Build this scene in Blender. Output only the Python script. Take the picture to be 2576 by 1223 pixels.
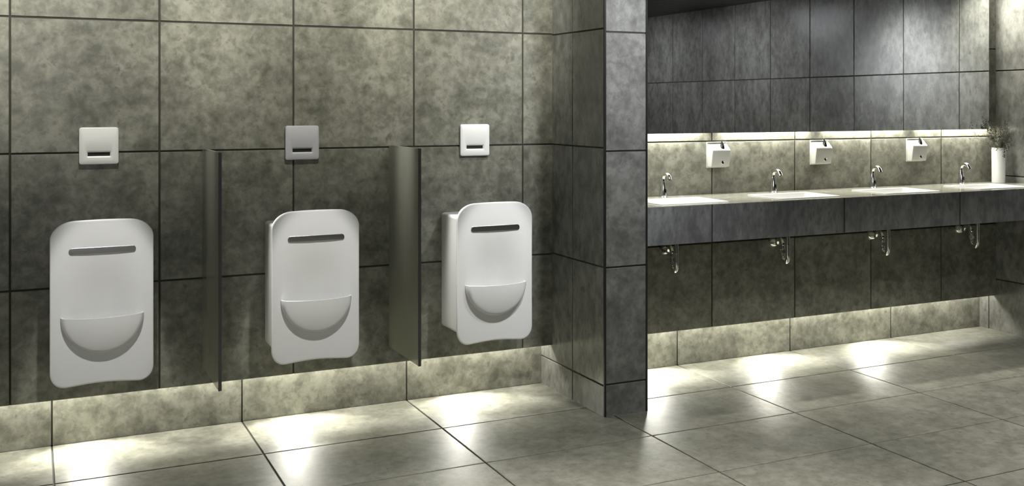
import bpy, bmesh, math, random
from mathutils import Vector, Matrix, noise
random.seed(7)
for o in list(bpy.data.objects): bpy.data.objects.remove(o)
S = bpy.context.scene
C = S.collection
D = 4.6                 # metres from camera to the tiled back wall
EYE = 0.3122 * D
PI = math.pi

def W(x, d, z=-.3122):  # plan units (x right, d away from viewer, z from eye level) -> metres
    return Vector((x * D, d * D, (z + .3122) * D))
def ZZ(z): return (z + .3122) * D

# ------------------------------------------------------------------ camera
cam = bpy.data.cameras.new('camera'); co = bpy.data.objects.new('camera', cam); C.objects.link(co)
co.location = (0, 0, EYE); co.rotation_euler = (PI / 2, 0, -math.atan(1203 / 2570))
cam.sensor_width = 36; cam.lens = 36 * 2570 / 2576; cam.shift_y = -346.5 / 2576
cam.clip_start = .02
S.camera = co
S.view_settings.view_transform = 'Standard'; S.view_settings.look = 'None'
S.view_settings.gamma = 1; S.view_settings.use_curve_mapping = False
S.view_settings.exposure = 0.0
wd = bpy.data.worlds.new('world'); S.world = wd; wd.use_nodes = True
wd.node_tree.nodes['Background'].inputs[0].default_value = (.5, .52, .55, 1)
wd.node_tree.nodes['Background'].inputs[1].default_value = .02
# ------------------------------------------------------------------ lights
XLW = -.55
WARM = (1.0, .98, .88); COOL = (.93, .95, 1.0); NEUT = (1.0, .99, .95)
def spot(loc, aim, power, half, blend=.6, radius=.03, color=WARM):
    l = bpy.data.lights.new('spot_beam', 'SPOT'); l.energy = power; l.color = color
    l.spot_size = math.radians(2 * half); l.spot_blend = blend; l.shadow_soft_size = radius
    o = bpy.data.objects.new('spot_beam', l); C.objects.link(o); o.location = loc
    o.rotation_euler = (Vector(aim) - Vector(loc)).to_track_quat('-Z', 'Y').to_euler()
    return o
def area(loc, aim, power, sx, sy, color):
    l = bpy.data.lights.new('panel_light', 'AREA'); l.shape = 'RECTANGLE'; l.size = sx; l.size_y = sy
    l.energy = power; l.color = color
    o = bpy.data.objects.new('panel_light', l); C.objects.link(o); o.location = loc
    o.rotation_euler = (Vector(aim) - Vector(loc)).to_track_quat('-Z', 'Y').to_euler()
    return o
UX = (.0535, .2391, .4235)             # urinal centre lines
FX = (.652, .810, .969, 1.126)         # tap centre lines
# ceiling downlights washing the urinal wall, and narrow ones aimed at each urinal
for x in (-.132,) + UX:
    spot(W(x, .86, .186), W(x, 1.0, .115), 52, 43, .5, .06)
    spot(W(x, .70, .186), W(x, .942, -.166), 112, 7.8, .4, .03, NEUT)
for x, h in ((.128, .2027), (.322, .3885)):  # added beams, no fitting known, to brighten the left sides of the housings
    spot(W(x, .958, .186), W(h + .003, .957, -.165), 200, 5, .8, .03, NEUT)
for x, p_ in ((.1455, 60), (.3302, 110)):  # added fill, one unseen spot per screen to lift its left face
    spot(W(x - .065, .948, .186), W(x, .950, -.03), p_, 8, 1, .03, NEUT)
# lamp strip and lamps in the channel behind the lower lip of the overhanging wall
area(W((XLW + .517) / 2, 1.016, -.2530), W((XLW + .517) / 2, 1.014, -.35), 18, (.515 - XLW) * D, .03, WARM)
area(W(.888, 1.016, -.2530), W(.888, 1.014, -.35), 11.5, .63 * D, .03, WARM)
for x in (-.132, .045, .235, .412, .655, .82, .99):
    spot(W(x, 1.009, -.2630), W(x, .972, -.3122), 20, 58, .3, .03)
    spot(W(x, 1.009, -.2630), W(x, .88, -.3122), 1.6, 18, 1, .012)
# lamp strips behind the bottom edge of the mirror
for x in FX:
    area(W(x, .9930, -.0290), W(x, .9950, -.06), 3.1, .135 * D, .04, WARM)
# downlights over the basins
for x in FX:
    spot(W(x, .968, .186), W(x, .95, -.1055), 75, 22, .8, .03)
# downlights over the walkway
for x in (.02, .22, .42):
    spot(W(x, .55, .186), W(x, .58, -.3), 330, 33, .8, .12, NEUT)
for x in (.77, .92, 1.06):
    spot(W(x, .50, .186), W(x, .66, -.3), 120, 38, .8, .12, NEUT)
# cool wall washers on the dividing wall and the right wall, then two added fills
spot(W(.545, .72, .186), W(.545, .887, .03), 100, 40, 1, .06, COOL)
spot(W(1.10, .82, .186), W(1.21, .82, .06), 120, 42, 1, .2, COOL)
spot(W(1.15, .975, .186), W(1.21, .955, .10), 60, 45, 1, .04, WARM)
spot(W(1.04, .45, .186), W(1.21, .45, .0), 60, 65, 1, .25, COOL)  # added fill spot, unseen, brightens the side wall as the mirror shows it
spot(W(1.04, .15, .186), W(1.21, .15, .0), 50, 65, 1, .25, COOL)  # second added fill, farther along the same mirrored wall
# ------------------------------------------------------------------ materials
def mat(name, col=(.8, .8, .8), rough=.5, metal=0., spec=.5, coat=0.):
    m = bpy.data.materials.new(name); m.use_nodes = True
    b = m.node_tree.nodes['Principled BSDF']
    b.inputs['Base Color'].default_value = (*col, 1); b.inputs['Roughness'].default_value = rough
    b.inputs['Metallic'].default_value = metal; b.inputs['Specular IOR Level'].default_value = spec
    b.inputs['Coat Weight'].default_value = coat
    return m
def nn(t, kind, **kw):
    n = t.nodes.new(kind)
    for k, v in kw.items():
        if k.startswith('i_'): n.inputs[k[2:].replace('_', ' ')].default_value = v
        else: setattr(n, k, v)
    return n
def ramp(t, src, stops):
    r = t.nodes.new('ShaderNodeValToRGB'); e = r.color_ramp.elements
    while len(e) < len(stops): e.new(.5)
    for el, (p, c) in zip(e, stops):
        el.position = p; el.color = (*c, 1) if len(c) == 3 else c
    t.links.new(src, r.inputs[0]); return r.outputs[0]
def math_n(t, op, a, b=None, c=None, clamp=False):
    n = t.nodes.new('ShaderNodeMath'); n.operation = op; n.use_clamp = clamp
    for i, v in enumerate((a, b, c)):
        if v is None: continue
        if isinstance(v, (int, float)): n.inputs[i].default_value = v
        else: t.links.new(v, n.inputs[i])
    return n.outputs[0]
def stone(name, lo, mid, hi, rough=.35, stretch=(1, 1, 1), bump=.04, scale=1., spec=.5, rv=.06):
    m = bpy.data.materials.new(name); m.use_nodes = True; t = m.node_tree
    b = t.nodes['Principled BSDF']; L = t.links.new
    tc = nn(t, 'ShaderNodeTexCoord'); at = nn(t, 'ShaderNodeAttribute', attribute_name='tile_seed')
    mp = nn(t, 'ShaderNodeVectorMath', operation='MULTIPLY'); mp.inputs[1].default_value = stretch
    L(tc.outputs['Object'], mp.inputs[0])
    sc = nn(t, 'ShaderNodeVectorMath', operation='SCALE'); sc.inputs[0].default_value = (17.3, 31.7, 23.1)
    L(at.outputs['Fac'], sc.inputs['Scale'])
    ad = nn(t, 'ShaderNodeVectorMath', operation='ADD'); L(mp.outputs[0], ad.inputs[0]); L(sc.outputs[0], ad.inputs[1])
    v = ad.outputs[0]
    def nz(s, det, rg, dist):
        n = nn(t, 'ShaderNodeTexNoise', i_Scale=s * scale, i_Detail=det, i_Roughness=rg, i_Distortion=dist); L(v, n.inputs['Vector']); return n.outputs['Fac']
    a = nz(7, 7, .6, .15); f = nz(24, 5, .6, .25); g = nz(60, 3, .6, .3)
    s = math_n(t, 'ADD', math_n(t, 'MULTIPLY', a, .42), math_n(t, 'MULTIPLY', f, .50)); s = math_n(t, 'ADD', s, math_n(t, 'MULTIPLY', g, .08))
    base = ramp(t, s, [(.39, lo), (.50, mid), (.61, hi)])
    ve = nz(11, 4, .55, .45)
    d = math_n(t, 'ABSOLUTE', math_n(t, 'SUBTRACT', ve, .5))
    vein = math_n(t, 'SUBTRACT', 1, math_n(t, 'MULTIPLY', d, 20), clamp=True)
    vm = math_n(t, 'MULTIPLY', vein, math_n(t, 'MULTIPLY', math_n(t, 'SUBTRACT', a, .42, clamp=True), 2.6), clamp=True)
    mx = nn(t, 'ShaderNodeMix', data_type='RGBA'); L(vm, mx.inputs[0]); L(base, mx.inputs[6]); mx.inputs[7].default_value = (hi[0] * 1.12, hi[1] * 1.12, hi[2] * 1.12, 1)
    sp = nz(30, 2, .5, .2)
    pit = math_n(t, 'MULTIPLY', math_n(t, 'SUBTRACT', sp, .60, clamp=True), 5, clamp=True)
    m2 = nn(t, 'ShaderNodeMix', data_type='RGBA'); L(pit, m2.inputs[0]); L(mx.outputs[2], m2.inputs[6]); m2.inputs[7].default_value = (lo[0] * .9, lo[1] * .9, lo[2] * .9, 1)
    L(m2.outputs[2], b.inputs['Base Color'])
    rr = nn(t, 'ShaderNodeMapRange'); L(f, rr.inputs[0]); rr.inputs[3].default_value = rough - rv; rr.inputs[4].default_value = rough + rv; L(rr.outputs[0], b.inputs['Roughness'])
    b.inputs['Specular IOR Level'].default_value = spec
    bp = nn(t, 'ShaderNodeBump', i_Strength=bump, i_Distance=.01); L(s, bp.inputs['Height']); L(bp.outputs[0], b.inputs['Normal'])
    return m
M = {}
M['tile'] = stone('grey_green_stone_tile', (.11, .11, .087), (.185, .184, .148), (.27, .268, .220), .36)
M['pier'] = stone('grey_stone_tile', (.12, .12, .11), (.18, .18, .165), (.25, .25, .23), .34)
M['side'] = stone('side_wall_stone_tile', (.12, .12, .107), (.18, .18, .162), (.25, .25, .228), .25, (1, 1, .6), spec=1.0, rv=.02)
M['floor'] = stone('floor_stone_tile', (.145, .143, .113), (.20, .198, .160), (.26, .257, .212), .50, (1, 1, 1))
M['fascia'] = stone('fascia_stone', (.13, .13, .132), (.19, .19, .192), (.27, .27, .27), .4, (1, 1, .45), scale=1.3)
M['top'] = stone('countertop_stone', (.33, .327, .27), (.38, .375, .315), (.43, .425, .36), .14, scale=.7, bump=.01)
M['grout'] = mat('dark_grout', (.035, .034, .026), .8)
M['trim'] = mat('dark_edge_trim', (.02, .02, .02), .35)
M['porcelain'] = mat('white_porcelain', (.78, .78, .77), .24)
M['plastic'] = mat('white_plastic', (.88, .88, .86), .3)
M['cream'] = mat('cream_white_plastic', (.56, .56, .52), .3)
M['greyplastic'] = mat('grey_plastic', (.48, .48, .50), .35)
M['black'] = mat('black_glass', (.006, .006, .006), .12)
M['slotdark'] = mat('slot_interior', (.02, .02, .016), .6)
M['rubber'] = mat('black_plastic', (.012, .012, .012), .35)
M['chrome'] = mat('chrome', (.86, .86, .84), .11, 1)
M['brushed'] = mat('brushed_steel', (.50, .50, .48), .30, 1)
M['mirror'] = mat('mirror_silver', (.86, .87, .87), .012, 1)
M['mirrorback'] = mat('mirror_backing', (.04, .04, .04), .6)
M['vase'] = mat('white_ceramic', (.80, .80, .79), .35)
M['twig'] = mat('dry_twig', (.10, .095, .065), .8)
M['stem'] = mat('pale_stem', (.34, .33, .25), .7)
M['leaf'] = mat('dark_leaf', (.035, .038, .026), .7)
for k_ in ('twig', 'leaf'): M[k_].node_tree.nodes['Principled BSDF'].inputs['Specular IOR Level'].default_value = .1
M['glassedge'] = mat('panel_edge', (.085, .085, .088), .3)
def boards():
    m = bpy.data.materials.new('dark_ceiling_boards'); m.use_nodes = True; t = m.node_tree; b = t.nodes['Principled BSDF']
    tc = nn(t, 'ShaderNodeTexCoord'); mp = nn(t, 'ShaderNodeMapping'); mp.inputs['Scale'].default_value = (1, 9, 1)
    t.links.new(tc.outputs['Object'], mp.inputs[0])
    n = nn(t, 'ShaderNodeTexNoise', i_Scale=3., i_Detail=5.); t.links.new(mp.outputs[0], n.inputs['Vector'])
    t.links.new(ramp(t, n.outputs['Fac'], [(.3, (.04, .04, .036)), (.7, (.075, .075, .068))]), b.inputs['Base Color'])
    b.inputs['Roughness'].default_value = .5
    return m
M['boards'] = boards()
def panelglass():
    m = bpy.data.materials.new('tinted_screen_glass'); m.use_nodes = True; t = m.node_tree; b = t.nodes['Principled BSDF']
    b.inputs['Base Color'].default_value = (.40, .40, .33, 1); b.inputs['Roughness'].default_value = .16
    b.inputs['IOR'].default_value = 2.2
    tr = nn(t, 'ShaderNodeBsdfTransparent'); tr.inputs[0].default_value = (.62, .64, .58, 1)
    mx = nn(t, 'ShaderNodeMixShader'); mx.inputs[0].default_value = .8
    t.links.new(tr.outputs[0], mx.inputs[1]); t.links.new(b.outputs[0], mx.inputs[2])
    t.links.new(mx.outputs[0], t.nodes['Material Output'].inputs[0])
    return m
M['glass'] = panelglass()
def emis(name, col, s):
    m = bpy.data.materials.new(name); m.use_nodes = True; t = m.node_tree
    e = nn(t, 'ShaderNodeEmission'); e.inputs[0].default_value = (*col, 1); e.inputs[1].default_value = s
    t.links.new(e.outputs[0], t.nodes['Material Output'].inputs[0]); return m
M['daylight'] = emis('frosted_daylight_pane', (.93, .95, 1.0), 15)

# ------------------------------------------------------------------ helpers
def link(name, bm, mats, parent=None, smooth=False, loc=None, recalc=True):
    me = bpy.data.meshes.new(name)
    if recalc: bmesh.ops.recalc_face_normals(bm, faces=bm.faces)
    bm.to_mesh(me); bm.free()
    for m_ in (mats if isinstance(mats, (list, tuple)) else [mats]): me.materials.append(m_)
    o = bpy.data.objects.new(name, me); C.objects.link(o)
    if parent: o.parent = parent
    if loc is not None: o.location = loc
    if smooth:
        for p in me.polygons: p.use_smooth = True
        me.set_sharp_from_angle(angle=math.radians(smooth if smooth > 1 else 40))
    return o
def tag(o, label, cat, group=None):
    o['label'] = label; o['category'] = cat
    if group: o['group'] = group
    return o
def struct(o): o['kind'] = 'structure'; return o
def thing(name, label, cat, loc=(0, 0, 0), group=None):
    o = bpy.data.objects.new(name, None); C.objects.link(o); o.location = loc; o.empty_display_size = .1
    return tag(o, label, cat, group)
def dup(root, loc, label):
    r = root.copy(); C.objects.link(r); r.location = loc; r['label'] = label
    for ch in list(root.children):
        c = ch.copy(); C.objects.link(c); c.parent = r
        for g in list(ch.children):
            q = g.copy(); C.objects.link(q); q.parent = c
    return r
def box(bm, a, b, bev=0, seg=2, mi=0):
    a = Vector(a); b = Vector(b)
    r = bmesh.ops.create_cube(bm, size=1, matrix=Matrix.Translation((a + b) / 2) @ Matrix.Diagonal((*[abs(q) for q in (b - a)], 1)))
    vs = r['verts']; fs = list({f for v in vs for f in v.link_faces})
    for f in fs: f.material_index = mi
    if bev:
        es = list({e for v in vs for e in v.link_edges})
        bmesh.ops.bevel(bm, geom=es, offset=bev, segments=seg, profile=.5, affect='EDGES')
def loft(bm, rings, close0=False, close1=False, closed=True, mi=None):
    vs = [[bm.verts.new(p) for p in r] for r in rings]
    n = len(rings[0]); fs = []
    for i in range(len(vs) - 1):
        for j in range(n if closed else n - 1):
            k = (j + 1) % n
            f = bm.faces.new((vs[i][j], vs[i][k], vs[i + 1][k], vs[i + 1][j])); fs.append(f)
    if close0: fs.append(bm.faces.new(vs[0][::-1]))
    if close1: fs.append(bm.faces.new(vs[-1]))
    if mi is not None:
        for f in fs: f.material_index = mi
    return vs
def tube(bm, pts, rad, n=16, caps=True, flat=1.):
    pts = [Vector(p) for p in pts]; rings = []
    up = None
    for i, p in enumerate(pts):
        t = (pts[min(i + 1, len(pts) - 1)] - pts[max(i - 1, 0)]).normalized()
        if up is None: up = t.orthogonal().normalized()
        up = (up - t * up.dot(t)).normalized(); s_ = t.cross(up)
        r = rad[i] if isinstance(rad, (list, tuple)) else rad
        rings.append([p + (up * math.cos(a) + s_ * math.sin(a) * flat) * r for a in [2 * PI * k / n for k in range(n)]])
    loft(bm, rings, caps, caps)
def lathe(bm, prof, n=40, cx=0, cy=0, M_=None):
    rings = [[Vector((cx + r * math.cos(2 * PI * k / n), cy + r * math.sin(2 * PI * k / n), z)) for k in range(n)] for r, z in prof]
    if M_: rings = [[M_ @ p for p in r] for r in rings]
    loft(bm, rings, True, True)
def rrect(w, h, r, n=12, cx=0, cz=0):          # rounded rectangle in x,z: list of (x,z)
    out = []
    for (sx, sz, a0) in ((1, 1, 0), (-1, 1, 90), (-1, -1, 180), (1, -1, 270)):
        for k in range(n + 1):
            a = math.radians(a0 + 90 * k / n)
            out.append((cx + sx * (w - r) + r * math.cos(a), cz + sz * (h - r) + r * math.sin(a)))
    return out
def sm(a, b, x):
    t = max(0., min(1., (x - a) / (b - a))); return t * t * (3 - 2 * t)
def arc_pts(pts, rad, n=8):                     # polyline with rounded corners
    pts = [Vector(p) for p in pts]; out = [pts[0]]
    for i in range(1, len(pts) - 1):
        a = (pts[i - 1] - pts[i]).normalized(); b = (pts[i + 1] - pts[i]).normalized()
        r = min(rad, (pts[i - 1] - pts[i]).length * .49, (pts[i + 1] - pts[i]).length * .49)
        p0 = pts[i] + a * r; p2 = pts[i] + b * r
        for k in range(n + 1):
            t = k / n; out.append(p0 * (1 - t) ** 2 + pts[i] * 2 * t * (1 - t) + p2 * t * t)
    out.append(pts[-1]); return out

# tiled surface: slabs over a dark grout bed, one mesh
class Tiled:
    def __init__(s): s.bm = bmesh.new(); s.lay = s.bm.faces.layers.float.new('tile_seed')
    def face(s, o, u, v, n, uc, vc, gap=.0075, depth=.004, bev=.0018, mi=0):
        """o origin, u/v unit dirs, n outward normal, uc/vc sorted cut positions (first and last are the borders)"""
        o, u, v, n = Vector(o), Vector(u), Vector(v), Vector(n)
        P = lambda a, b, h: o + u * a + v * b + n * h
        f = s.bm.faces.new([s.bm.verts.new(P(a, b, -depth)) for a, b in ((uc[0], vc[0]), (uc[-1], vc[0]), (uc[-1], vc[-1]), (uc[0], vc[-1]))]); f.material_index = 1
        g = gap / 2
        for i in range(len(uc) - 1):
            for j in range(len(vc) - 1):
                a0 = uc[i] + (g if i else 0); a1 = uc[i + 1] - (g if i < len(uc) - 2 else 0)
                b0 = vc[j] + (g if j else 0); b1 = vc[j + 1] - (g if j < len(vc) - 2 else 0)
                if a1 - a0 < .01 or b1 - b0 < .01: continue
                ia0 = bev if i else 0; ia1 = bev if i < len(uc) - 2 else 0
                ib0 = bev if j else 0; ib1 = bev if j < len(vc) - 2 else 0
                R = [[s.bm.verts.new(P(x, y, h)) for x, y in ((a0 + k * ia0, b0 + k * ib0), (a1 - k * ia1, b0 + k * ib0), (a1 - k * ia1, b1 - k * ib1), (a0 + k * ia0, b1 - k * ib1))] for k, h in ((0, -depth), (0, -bev), (1, 0))]
                fs = [s.bm.faces.new(R[2])]
                for q in range(2):
                    for k in range(4): fs.append(s.bm.faces.new((R[q][k], R[q][(k + 1) % 4], R[q + 1][(k + 1) % 4], R[q + 1][k])))
                sd = random.random()
                for f in fs: f[s.lay] = sd; f.material_index = mi
    def done(s, name, mats):
        return struct(link(name, s.bm, mats, recalc=False))
def cuts(a, b, off, step):
    k = math.ceil((a - off) / step + 1e-6); r = [a]
    while off + k * step < b - 1e-6: r.append(off + k * step); k += 1
    return r + [b]

XL, XR = -.55, 1.21; DB = -.40; ZC = .1905
ZF = -.3122
m_ = lambda L_: [q * D for q in L_]
zrows = [-.2638, -.1635, -.0429, .0781, ZC]
# ------------------------------------------------------------------ room shell
t = Tiled()
zr = [q + .3122 for q in zrows]
t.face(W(0, 1, ZF), (1, 0, 0), (0, 0, 1), (0, -1, 0), m_(cuts(XL, XR, .4810, .125)), m_(zr))
box(t.bm, W(XL, 1.0012, -.2638), W(XR, 1.0045, -.2505), mi=0)
box(t.bm, W(XL, 1.0012, -.2510), W(XR, 1.06, ZC), mi=1)
t.done('wall_back', [M['tile'], M['grout']])
t = Tiled()
t.face(W(0, 1.027, ZF), (1, 0, 0), (0, 0, 1), (0, -1, 0), m_(cuts(XL, XR, .015, .1713)), m_([0, .3122 - .2512]))
box(t.bm, W(XL, 1.0285, ZF), W(XR, 1.055, -.2515), mi=1)
t.done('baseboard_back', [M['tile'], M['grout']])
t = Tiled()
t.face(W(0, 0, ZF), (1, 0, 0), (0, 1, 0), (0, 0, 1), m_(cuts(XL, XR, .015, .1713)), m_(cuts(DB, 1.03, .9226, .1046)), gap=.007)
box(t.bm, W(XL, DB, ZF) - Vector((0, 0, .12)), W(XR, 1.055, ZF) - Vector((0, 0, .006)), mi=1)
t.done('floor', [M['floor'], M['grout']])
t = Tiled()
t.face(W(XR, 0, ZF), (0, 1, 0), (0, 0, 1), (-1, 0, 0), m_(cuts(DB, 1.027, .9075, .1043)), m_([0, .3122 - .2414, .3122 - .0968, .3122 + .0478, .3122 + ZC]))
box(t.bm, W(XR + .0012, DB, ZF), W(XR + .03, 1.055, ZC), mi=1)
t.done('wall_right', [M['side'], M['grout']])
t = Tiled()
t.face(W(XL, 0, ZF), (0, 1, 0), (0, 0, 1), (1, 0, 0), m_(cuts(DB, 1.027, .9226, .125)), m_([0] + zr))
box(t.bm, W(XL - .03, DB, ZF), W(XL - .0012, 1.055, ZC), mi=1)
t.done('wall_left', [M['side'], M['grout']])
t = Tiled()
t.face(W(0, DB, ZF), (1, 0, 0), (0, 0, 1), (0, 1, 0), m_(cuts(XL, XR, .4810, .125)), m_([0] + zr))
box(t.bm, W(XL, DB - .03, ZF), W(XR, DB - .0012, ZC), mi=1)
t.done('wall_front', [M['pier'], M['grout']])
# dividing wall between urinals and basins
PX0, PX1, PD = .517, .5676, .8867
t = Tiled()
pr = [0, .3122 - .2812, .3122 - .1626, .3122 - .0428, .3122 + .0772, .3122 + ZC]
pf = [0, .3122 - .2803, .3122 - .1630, .3122 - .0463, .3122 + .0736, .3122 + ZC]
t.face(W(PX0, 0, ZF), (0, 1, 0), (0, 0, 1), (-1, 0, 0), m_([PD, .9535, 1.027]), m_(pr), gap=.006)
t.face(W(0, PD, ZF), (1, 0, 0), (0, 0, 1), (0, -1, 0), m_([PX0, PX1]), m_(pf), mi=2)
t.face(W(PX1, 0, ZF), (0, 1, 0), (0, 0, 1), (1, 0, 0), m_([PD, .9535, 1.027]), m_(pr), mi=2)
box(t.bm, W(PX0 + .0012, PD + .0012, ZF), W(PX1 - .0012, 1.055, ZC), mi=1)
t.done('wall_divider', [M['side'], M['grout'], M['pier']])
for i, x in enumerate((PX0 - .0002, PX1 - .0020)):
    bm = bmesh.new(); box(bm, W(x, PD - .0007, ZF), W(x + .0022, PD + .0018, ZC), .001, 1)
    struct(link('trim_%d' % (i + 1), bm, M['trim']))
# ceiling of dark boards
bm = bmesh.new()
y = DB
while y < 1.055:
    box(bm, W(XL, y + .0008, ZC), W(XR, min(y + .0352, 1.055), ZC + .004), .003, 1); y += .036
box(bm, W(XL, DB, ZC + .003), W(XR, 1.055, ZC + .03))
struct(link('ceiling', bm, M['boards']))
# daylight window of the entrance side
bm = bmesh.new(); box(bm, W(-.22, DB - .002, .08), W(.08, DB + .0005, .18)); struct(link('window_1', bm, M['daylight']))
bm = bmesh.new()
for a, b in (((-.23, .07), (.09, .08)), ((-.23, .18), (.09, .189)), ((-.23, .08), (-.22, .18)), ((.08, .08), (.09, .18))):
    box(bm, W(a[0], DB - .002, a[1]), W(b[0], DB + .008, b[1]))
struct(link('trim_3', bm, M['trim']))

# ------------------------------------------------------------------ urinal
def outline(N=45):
    w = .0415 * D; zt = -.0990; zb = -.2400
    h = (zt - zb) * D / 2; cz = ZZ((zt + zb) / 2)
    pts = []
    def add_corner(sx, sz, rx, rz, a0):
        n = 14
        for k in range(n + 1):
            a = math.radians(a0 + 90 * k / n)
            e = 1.0
            pts.append((sx * (w - rx) + rx * math.cos(a), sz * (h - rz) + rz * math.sin(a)))
    def line(p, q, n):
        for k in range(1, n): pts.append((p[0] + (q[0] - p[0]) * k / n, p[1] + (q[1] - p[1]) * k / n))
    add_corner(1, 1, .088, .070, 0); line((w - .088, h), (-(w - .088), h), 14)
    add_corner(-1, 1, .088, .070, 90); line((-w, h - .07), (-w, -(h - .062)), 30)
    add_corner(-1, -1, .058, .062, 180); line((-(w - .058), -h), (w - .058, -h), 16)
    add_corner(1, -1, .058, .062, 270); line((w, -(h - .062)), (w, h - .07), 30)
    out = []
    for x, z in pts:
        if z < -h + .03: z += .011 * math.cos(x / w * PI / 2) ** 2 * (1 if z < -h + .02 else .5)
        if z > h - .09: z += .006 * math.cos(x / w * PI / 2)
        out.append((x, z))
    return out, cz
LIPZ = ZZ(-.1795); BA, BH, BP = .153, .146, .052
YF = -.058 * D           # plate front
def scoop(x, z):
    ax = abs(x) / BA; dz = z - LIPZ
    if dz >= 0:
        g = .034 * (1 - sm(.2, 1.0, ax)) * (1 - sm(0, .29, dz))
    else:
        r = math.hypot(x / BA, dz / BH)
        g = .034 * (1 - sm(.2, .97, ax)) * (1 - sm(.70, .96, r))
    return g
def make_urinal(loc, label):
    r = thing('urinal', label, 'urinal', loc, 'wall-hung urinals')
    ol, cz = outline()
    # front panel with the scooped back of the bowl
    bm = bmesh.new(); rings = []
    th = .016
    def ring(s, yoff, shrink=0.):
        out = []
        for x, z in ol:
            L_ = math.hypot(x, z) or 1
            k = s - shrink / L_
            X, Z = x * k, z * k + cz
            out.append(Vector((X, YF + yoff + scoop(X, Z), Z)))
        return out
    rings.append(ring(1, th, .006)); rings.append(ring(1, th - .003, .001)); rings.append(ring(1, .006, 0))
    rings.append(ring(1, .0022, .0012)); rings.append(ring(1, .0006, .0035)); rings.append(ring(1, 0, .007))
    for k in range(1, 70): rings.append(ring((1 - k / 70), 0, .007 * (1 - k / 70)))
    vs = loft(bm, rings)
    c = bm.verts.new((0, YF + scoop(0, cz), cz)); last = vs[-1]
    for j in range(len(last)): bm.faces.new((last[j], last[(j + 1) % len(last)], c))
    link('front_panel', bm, M['porcelain'], r, 50)
    # housing
    bm = bmesh.new(); ring_ = lambda y, k: [Vector((x, y, z)) for x, z in rrect(.0358 * D - k, .0593 * D - k, .015, 8, 0, ZZ(-.1716))]
    loft(bm, [ring_(0, 0), ring_(YF * .5, 0), ring_(YF + .012, 0)], True, False)
    link('housing', bm, M['porcelain'], r, 40)
    # bowl lip
    bm = bmesh.new(); N, R = 64, 48
    def prof(q): return .48 * (1 - q * q) + .52 * max(0., 1 - q ** 26) ** .5
    def P(q, a, off, k):
        x = BA * k * q * math.cos(a); z = -BH * k * q * math.sin(a)
        zl = LIPZ - (.004 * (1 - (x / BA) ** 2))
        return Vector((x, YF - (BP * prof(q)) + off, zl + z))
    T = lambda q: 1 - (1 - q / R) ** 2.2
    outer = [[P(T(q), PI * j / N, .001, 1) for j in range(N + 1)] for q in range(R, -1, -1)]
    # push the rim of the outline slightly into the panel so it meets it
    outer[0] = [p + Vector((0, .010, 0)) for p in outer[0]]
    inner = [[P(T(q), PI * j / N, .011, .95) for j in range(N + 1)] for q in range(0, R + 1)]
    inner[-1] = [p + Vector((0, .004, 0)) for p in inner[-1]]
    vo = loft(bm, outer, closed=False); vi = loft(bm, inner, closed=False)
    for e in (0, N):
        for i in range(R):
            try: bm.faces.new((vo[i][e], vo[i + 1][e], vi[R - i - 1][e], vi[R - i][e]))
            except ValueError: pass
    bmesh.ops.remove_doubles(bm, verts=bm.verts, dist=1e-5)
    link('bowl', bm, M['porcelain'], r, 60)
    # steel strip
    bm = bmesh.new(); sr = []
    zc = ZZ(-.1243)
    for off, k in ((.003, 0), (-.0006, 0), (-.0012, .0007), (-.0013, .002)):
        sr.append([Vector((x, YF + off - .0015, z + zc + .0045 * (1 - (x / .122) ** 2))) for x, z in rrect(.123 - k, .0130 - k, .0115 - k, 6)])
    # more columns along the long sides
    loft(bm, sr, False, True)
    bmesh.ops.triangulate(bm, faces=[f for f in bm.faces if len(f.verts) > 4])
    link('steel_strip', bm, M['brushed'], r, 40)['label'] = 'brushed steel strip set across the upper panel'
    return r
lab_u = ['white wall-hung urinal at left, housing hidden behind its front panel',
         'white wall-hung urinal between the two glass screens, below the grey flush plate',
         'white wall-hung urinal between right glass screen and dividing wall']
u0 = make_urinal(W(UX[0], 1, ZF), lab_u[0])
dup(u0, W(UX[1], 1, ZF), lab_u[1]); dup(u0, W(UX[2] - .001, 1, ZF), lab_u[2])

# ------------------------------------------------------------------ flush plates
def make_flush(loc, label, pm):
    r = thing('flush_plate', label, 'flush plate', loc, 'sensor flush plates')
    w = h = .0770; n = 10
    bm = bmesh.new(); o = lambda k, y, rr=.011: [Vector((x, y, z)) for x, z in rrect(w - k, h - k, max(rr - k, .003), n)]
    i = lambda k, y: [Vector((x, y, z - .0345)) for x, z in rrect(.0435 + k, .0080 + k, .0015 + k, n)]
    loft(bm, [o(.002, 0), o(0, -.004), o(0, -.011), o(.0012, -.0135), o(.004, -.0150), i(.0060, -.0150), i(.0045, -.0144), i(0, -.0105), i(0, -.004)], True, False)
    link('face_plate', bm, pm, r, 35)
    bm = bmesh.new(); box(bm, (-.0435, -.0055, -.0430), (.0435, -.0035, -.0260)); link('sensor_window', bm, M['slotdark'], r)['label'] = 'dark sensor window'
    return r
zc = -.0368
f0 = make_flush(W(UX[0], 1, zc), 'white square flush plate on the wall above the leftmost urinal', M['plastic'])
make_flush(W(UX[1], 1, zc), 'grey square flush plate across a tile joint above the middle urinal', M['greyplastic'])
dup(f0, W(UX[2], 1, zc), 'white square flush plate on the wall above the rightmost urinal')

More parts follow.
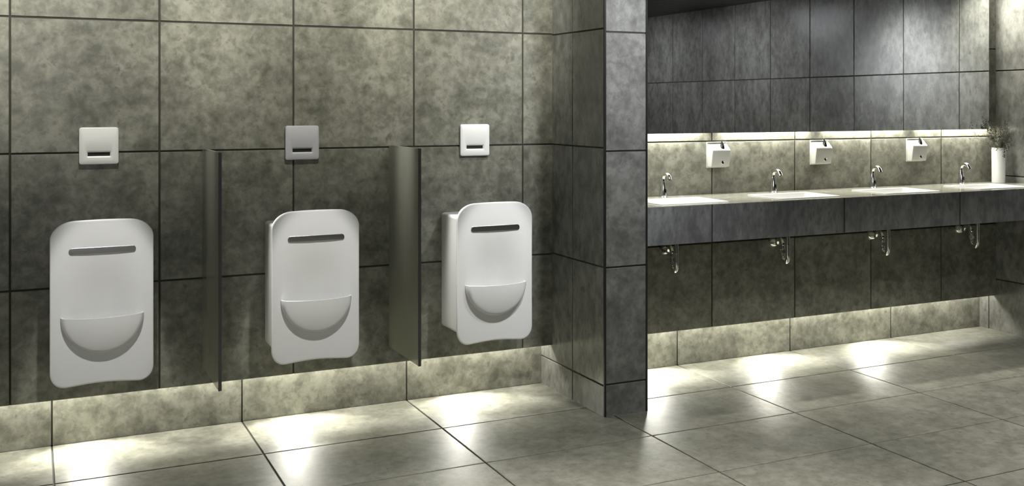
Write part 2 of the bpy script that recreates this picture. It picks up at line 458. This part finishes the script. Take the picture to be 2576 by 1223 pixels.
# ------------------------------------------------------------------ glass privacy screens
def make_screen(x, d0, label):
    r = thing('privacy_screen', label, 'privacy screen', W(x, 1, ZF), 'glass screens between the urinals')
    L_ = (1 - d0) * D; z0, z1 = ZZ(-.2465), ZZ(-.0408)
    bm = bmesh.new(); box(bm, (-.0055, -L_ + .003, z0), (.0055, 0, z1)); link('glass_panel', bm, M['glass'], r)
    bm = bmesh.new(); box(bm, (-.0066, -L_, z0 - .001), (.0066, -L_ + .003, z1)); link('edge_strip', bm, M['glassedge'], r)['label'] = 'dark grey front edge'
    return r
make_screen(.1455, .905, 'tinted glass privacy screen between the left and middle urinals')
make_screen(.3302, .911, 'tinted glass privacy screen between the middle and right urinals')

# ------------------------------------------------------------------ vanity counter
CF, CT, CB = .8955, -.1055, -.1455
BO, BW, BD0, BD1 = -.008, .0445, .9095, .9690       # basin offset, half width, front and back
cnt = thing('vanity_counter', 'long stone counter with dark tiled front holding four white basins', 'counter', W(.89, 1, ZF))
base = W(.89, 1, ZF)
bm = bmesh.new()
xs = [PX1 + .0003]; hx = []
for f in FX:
    a, b = f + BO - BW, f + BO + BW
    a = max(a, PX1 + .004); hx.append((a, b)); xs += [a, b]
xs.append(XR - .0003)
ztop = ZZ(CT); zbt = ztop - .022
lay = bm.faces.layers.float.new('tile_seed')
def slab(x0, x1, d0, d1): box(bm, W(x0, d0, ZF) + Vector((0, 0, zbt)) - base, W(x1, d1, ZF) + Vector((0, 0, ztop)) - base)
slab(xs[0], xs[-1], CF + .0014, BD0); slab(xs[0], xs[-1], BD1, .9995)
for i in range(0, len(xs), 2): slab(xs[i], xs[i + 1], BD0, BD1)
link('countertop', bm, M['top'], cnt)
t = Tiled()
seams = [PX1, .655, .8386, 1.0220, XR]
t.face(W(0, CF, ZF) - base, (1, 0, 0), (0, 0, 1), (0, -1, 0), m_(seams), [ZZ(CB), ztop - .0015], gap=.008)
box(t.bm, W(PX1, CF + .0012, CB) - base, Vector((*(W(XR, CF + .0014, 0) - base)[:2], ztop - .003)), mi=1)
fo = link('fascia', t.bm, [M['fascia'], M['grout']], cnt, recalc=False); fo['label'] = 'dark grey tiled front'
# basins
def make_basin(i, f):
    a, b = hx[i]
    lab = ['white rectangular basin partly hidden by the dividing wall', 'white rectangular basin second from the dividing wall',
           'white rectangular basin third from the dividing wall', 'white rectangular basin nearest the white vase'][i]
    c = W((a + b) / 2, (BD0 + BD1) / 2, CT)
    r = thing('basin', lab, 'sink', c, 'basins set in the counter')
    w = (b - a) * D / 2; h = (BD1 - BD0) * D / 2
    bm = bmesh.new()
    R = lambda k, z, rr: [Vector((x, y, z)) for x, y in rrect(w - k, h - k, rr, 6)]
    loft(bm, [R(.010, -.022, .02), R(.0004, -.004, .012), R(.0004, .003, .012), R(.003, .0045, .012), R(.010, .0035, .012), R(.014, -.004, .014), R(.022, -.05, .022), R(.034, -.062, .03), R(.10, -.068, .02), R(.125, -.072, .012)], False, True)
    loft(bm, [R(.010, -.022, .02), R(.012, -.07, .03), R(.05, -.088, .03)], False, True)
    bmesh.ops.remove_doubles(bm, verts=bm.verts, dist=1e-6)
    link('bowl', bm, M['porcelain'], r, 40)
    bm = bmesh.new(); lathe(bm, [(.006, -.0735), (.022, -.0715), (.022, -.069), (.014, -.0685)], 24); link('drain', bm, M['chrome'], r, 40)
for i, f in enumerate(FX): make_basin(i, f)
# sensor taps
def make_tap(loc, label):
    r = thing('sensor_tap', label, 'tap', loc, 'chrome taps on the counter')
    bm = bmesh.new(); lathe(bm, [(.0235, 0), (.0235, .003), (.0195, .006)], 32); link('base_ring', bm, M['chrome'], r, 30)
    bm = bmesh.new(); lathe(bm, [(.0185, .004), (.0180, .02), (.0150, .056), (.0112, .082), (.0104, .086)], 32); link('body', bm, M['chrome'], r, 30)
    bm = bmesh.new(); P = []; RD = []
    for k in range(21):
        a = PI * (1 - k / 20 * .86)
        P.append((0, -.029 - .029 * math.cos(a), .098 + .026 * math.sin(a))); RD.append(.0098 + .0014 * k / 20)
    P = [(0, 0, .082), (0, 0, .092)] + P; RD = [.0098, .0098] + RD
    q = Vector(P[-1]); P.append(tuple(q + Vector((0, -.006, -.012)))); RD.append(.0112)
    tube(bm, P, RD, 20); link('spout', bm, M['chrome'], r, 40)
    bm = bmesh.new(); e = Vector(P[-1]); dr = Vector((0, -.010, -.020)).normalized()
    tube(bm, [e - dr * .001, e + dr * .003], [.0085, .008], 20); link('aerator', bm, M['rubber'], r, 40)
    bm = bmesh.new(); rings = []
    for off, k in ((.001, 1), (-.0010, .98), (-.0018, .7)):
        rings.append([Vector((.0068 * k * math.cos(a), -(.0178 - .0028 * ((.034 + .014 * k * math.sin(a) - .02) / .04)) + off, .034 + .014 * k * math.sin(a))) for a in [2 * PI * j / 24 for j in range(24)]])
    rot = Matrix.Rotation(math.radians(8), 4, 'Z')
    loft(bm, [[rot @ p for p in q_] for q_ in rings], True, True); link('sensor_eye', bm, M['black'], r, 40)['label'] = 'black oval sensor eye'
    return r
labs = ['chrome sensor tap nearest the dividing wall', 'chrome sensor tap second from the dividing wall', 'chrome sensor tap third from the dividing wall', 'chrome sensor tap nearest the white vase']
t0 = make_tap(W(FX[0], .985, CT), labs[0])
for i in (1, 2, 3): dup(t0, W(FX[i], .985, CT), labs[i])
# drain traps
def make_trap(loc, label):
    r = thing('drain_trap', label, 'drain pipe', loc, 'chrome drain traps under the counter')
    py = (.9587 - 1) * D; zt_ = ZZ(-.1290); zb_ = ZZ(-.1870); za = ZZ(-.1625)
    bm = bmesh.new(); tube(bm, [(0, py, zt_), (0, py, zb_ + .045)], .0115, 20); link('tailpiece', bm, M['chrome'], r, 40)
    for z in (ZZ(-.1540), ZZ(-.1655)):
        bm = bmesh.new(); tube(bm, [(0, py, z - .003), (0, py, z - .002), (0, py, z + .002), (0, py, z + .003)], [.0125, .0165, .0165, .0125], 20); link('slip_nut', bm, M['chrome'], r, 40)
    fl = Vector((.047, 0)); tl = Vector((0, py)); dr = (fl - tl).normalized(); LL = (fl - tl).length
    Q = lambda s_, z: Vector((tl.x + dr.x * s_, tl.y + dr.y * s_, z))
    bm = bmesh.new(); q = .060
    pts = [Q(0, zb_ + .046)] + [Q(.030 - .030 * math.cos(a), zb_ + .030 - .030 * math.sin(a)) for a in [PI * k / 14 for k in range(15)]] + [Q(q, zb_ + .05)]
    tube(bm, pts, .0120, 20); link('u_bend', bm, M['chrome'], r, 40)
    bm = bmesh.new(); tube(bm, [Q(q, zb_ + .044), Q(q, zb_ + .046), Q(q, zb_ + .064), Q(q, zb_ + .066)], [.0125, .0165, .0165, .0125], 6); link('slip_nut', bm, M['chrome'], r, 30)
    bm = bmesh.new()
    pts = [Q(q, zb_ + .06), Q(q, za - .042)] + [Q(q + .036 - .036 * math.cos(a), za - .030 + .036 * math.sin(a)) for a in [PI * .86 * k / 14 for k in range(15)]]
    e_ = pts[-1]; pts += [Vector((.047, -.052, za - .026)), Vector((.047, -.030, za - .027)), Vector((.047, -.002, za - .027))]
    tube(bm, pts, .0115, 20); link('wall_arm', bm, M['chrome'], r, 40)
    bm = bmesh.new(); lathe(bm, [(.030, 0), (.030, .004), (.025, .018), (.016, .034), (.0118, .038)], 28, M_=Matrix.Translation((.047, 0, za - .027)) @ Matrix.Rotation(PI / 2, 4, 'X')); link('wall_flange', bm, M['chrome'], r, 40)
    return r
labs = ['chrome drain trap under the basin beside the dividing wall', 'chrome drain trap second from the dividing wall under the counter', 'chrome drain trap third from the dividing wall under the counter', 'chrome drain trap nearest the right wall under the counter']
t0 = make_trap(W(FX[0], 1, ZF), labs[0])
for i in (1, 2, 3): dup(t0, W(FX[i], 1, ZF), labs[i])
# soap dispensers
def make_soap(loc, label):
    r = thing('soap_dispenser', label, 'soap dispenser', loc, 'soap dispensers on the splashback')
    bm = bmesh.new(); box(bm, (-.066, -.006, .006), (.066, 0, .148), .0025, 2)
    box(bm, (-.066, -.014, .143), (.066, -.004, .148), .002, 2); link('back_plate', bm, M['cream'], r, 30)
    bm = bmesh.new(); hw = .0605
    prof = [(-.004, .010), (-.034, .010), (-.040, .015), (-.052, .098), (-.050, .104), (-.020, .134), (-.004, .137)]
    A = [Vector((-hw, y, z)) for y, z in prof]; B = [Vector((hw, y, z)) for y, z in prof]
    va = [bm.verts.new(p) for p in A]; vb = [bm.verts.new(p) for p in B]
    n = len(prof); bm.faces.new(va); bm.faces.new(vb[::-1])
    for k in range(n): bm.faces.new((va[k], vb[k], vb[(k + 1) % n], va[(k + 1) % n]))
    bmesh.ops.bevel(bm, geom=list(bm.edges), offset=.004, segments=3, profile=.5, affect='EDGES'); link('body', bm, M['cream'], r, 30)
    bm = bmesh.new(); p0 = Vector((.018, -.032, .112)); ax = Vector((-.004, -.030, .020)).normalized()
    tube(bm, [p0, p0 + Vector((0, -.001, .006)), p0 + Vector((.004, .004, .028)), p0 + Vector((.006, .008, .036))], [.013, .0125, .0085, .006], 18)
    link('nozzle', bm, M['rubber'], r, 40)['label'] = 'black spout nozzle'
    bm = bmesh.new(); rot = Matrix.Translation((.012, -.0432, .036)) @ Matrix.Rotation(math.radians(98.4), 4, 'X')
    lathe(bm, [(.0095, -.002), (.0095, .0012), (.008, .0022), (.0070, .0010), (.0066, .0004)], 24, M_=rot); link('lock_ring', bm, M['chrome'], r, 30)
    bm = bmesh.new(); rot2 = Matrix.Translation((.012, -.0432, .036)) @ Matrix.Rotation(math.radians(98.4), 4, 'X')
    lathe(bm, [(.0060, -.001), (.0060, .0012)], 20, M_=rot2); link('keyhole', bm, M['black'], r, 30)
    return r
labs = ['white soap dispenser between the first and second taps from the dividing wall', 'white soap dispenser between the second and third taps', 'white soap dispenser between third tap and the tap by the vase']
SX = (.7367, .8935, 1.0560)
s0 = make_soap(W(SX[0], 1, -.0756), labs[0])
for i in (1, 2): dup(s0, W(SX[i], 1, -.0756), labs[i])
# mirror
mr = thing('wall_mirror', 'wide frameless mirror above the basins reflecting the tiled side wall', 'mirror', W(.87, 1, -.0325))
mb = W(.87, 1, -.0325)
bm = bmesh.new(); box(bm, W(PX1 + .0005, .985, -.0325) - mb, W(1.1785, .9862, .172) - mb); link('glass', bm, M['mirror'], mr)
bm = bmesh.new(); box(bm, W(PX1 + .004, .9863, -.0265) - mb, W(1.172, .989, .168) - mb)
for x in (.60, .74, .88, 1.02, 1.15): box(bm, W(x, .989, .02) - mb, W(x + .012, 1.0, .15) - mb)
link('backing_frame', bm, M['mirrorback'], mr)
# vase with dry sprigs
vb = W(1.1895, .979, CT)
v = thing('vase', 'tall white cylindrical vase at the right end of the counter', 'vase', vb)
bm = bmesh.new(); lathe(bm, [(.037, 0), (.0390, .002), (.0395, .21), (.0390, .2185), (.0370, .2195), (.0360, .215), (.0360, .16)], 48)
link('body', bm, M['vase'], v, 40)
pb = vb + Vector((0, 0, .17))
p = thing('dried_plant', 'dark dried sprigs standing in the tall white vase', 'plant', pb)
random.seed(21)
stems = bmesh.new(); twigs = bmesh.new(); leaves = bmesh.new()
def leafq(bm, c, s):
    a = Vector([random.gauss(0, 1) for _ in range(3)]).normalized(); b = a.orthogonal().normalized()
    n = a.cross(b) * .15 * s
    vv = [bm.verts.new(c + q) for q in (a * s, b * s * .45 + n, -a * s, -b * s * .45 + n)]
    bm.faces.new(vv[:3]); bm.faces.new((vv[2], vv[3], vv[0]))
def sprig(start, d, L_, r0, bm, leafy, br=6, grav=0., ls=.005):
    pts = [start]; q = Vector(d).normalized(); n = 9
    for k in range(n):
        q = (q + Vector([random.gauss(0, .13) for _ in range(3)]) + Vector((0, 0, -grav))).normalized()
        pts.append(pts[-1] + q * L_ / n)
    xm = (XR * D - .02) - pb.x
    pts = [Vector((min(a.x, xm), min(a.y, .06), a.z)) for a in pts]
    tube(bm, pts, [r0 * (1 - .7 * k / n) for k in range(n + 1)], 5)
    for k in range(br):
        i = random.randint(3, n); s_ = pts[i]; dd = (q + Vector([random.gauss(0, .8) for _ in range(3)])).normalized()
        e = [s_ + dd * L_ * .09 * j + Vector((0, 0, -.002 * j * j * grav)) for j in range(4)]
        e = [Vector((min(a.x, xm), min(a.y, .06), a.z)) for a in e]
        tube(twigs, e, [r0 * .35] * 4, 4)
        for a in e[1:]:
            for _ in range(leafy): leafq(leaves, a + Vector([random.gauss(0, .004) for _ in range(3)]), ls * random.uniform(.6, 1.3))
for k in range(6): sprig(Vector((random.uniform(-.02, .02), random.uniform(-.02, .02), .0)), (random.uniform(-.12, .12), random.uniform(-.15, .15), 1), .17, .0032, stems, 1, 3)
for k in range(26): sprig(Vector((random.uniform(-.025, .025), random.uniform(-.025, .025), .0)), (random.uniform(-.55, .42), random.uniform(-.5, .2), 1), random.uniform(.12, .21), .0011, twigs, 2, 8)
for k in range(8): sprig(Vector((random.uniform(-.03, .03), random.uniform(-.03, .0), .045)), (random.uniform(-1, .6), random.uniform(-.8, 0), .45), random.uniform(.05, .09), .001, twigs, 1, 6, .05)
sprig(Vector((-.01, 0, .02)), (-.50, -.1, .9), .19, .0013, twigs, 7, 6, 0, .008)
sprig(Vector((-.005, 0, .02)), (-.42, -.1, 1), .20, .0013, twigs, 6, 5, 0, .008)
# the sprig that hangs over the front of the rim
hp = [Vector((-.004, -.030, .04)), Vector((-.008, -.043, .056)), Vector((-.010, -.050, .045)), Vector((-.011, -.050, .025)), Vector((-.013, -.050, .006)), Vector((-.012, -.050, -.005))]
tube(twigs, hp, .0012, 5)
for a in hp[2:]:
    for _ in range(8): leafq(leaves, a + Vector([random.gauss(0, .003) for _ in range(3)]) + Vector((0, -.003, 0)), .0055)
link('stem', stems, M['stem'], p, 40); link('twigs', twigs, M['twig'], p); link('leaves', leaves, M['leaf'], p)
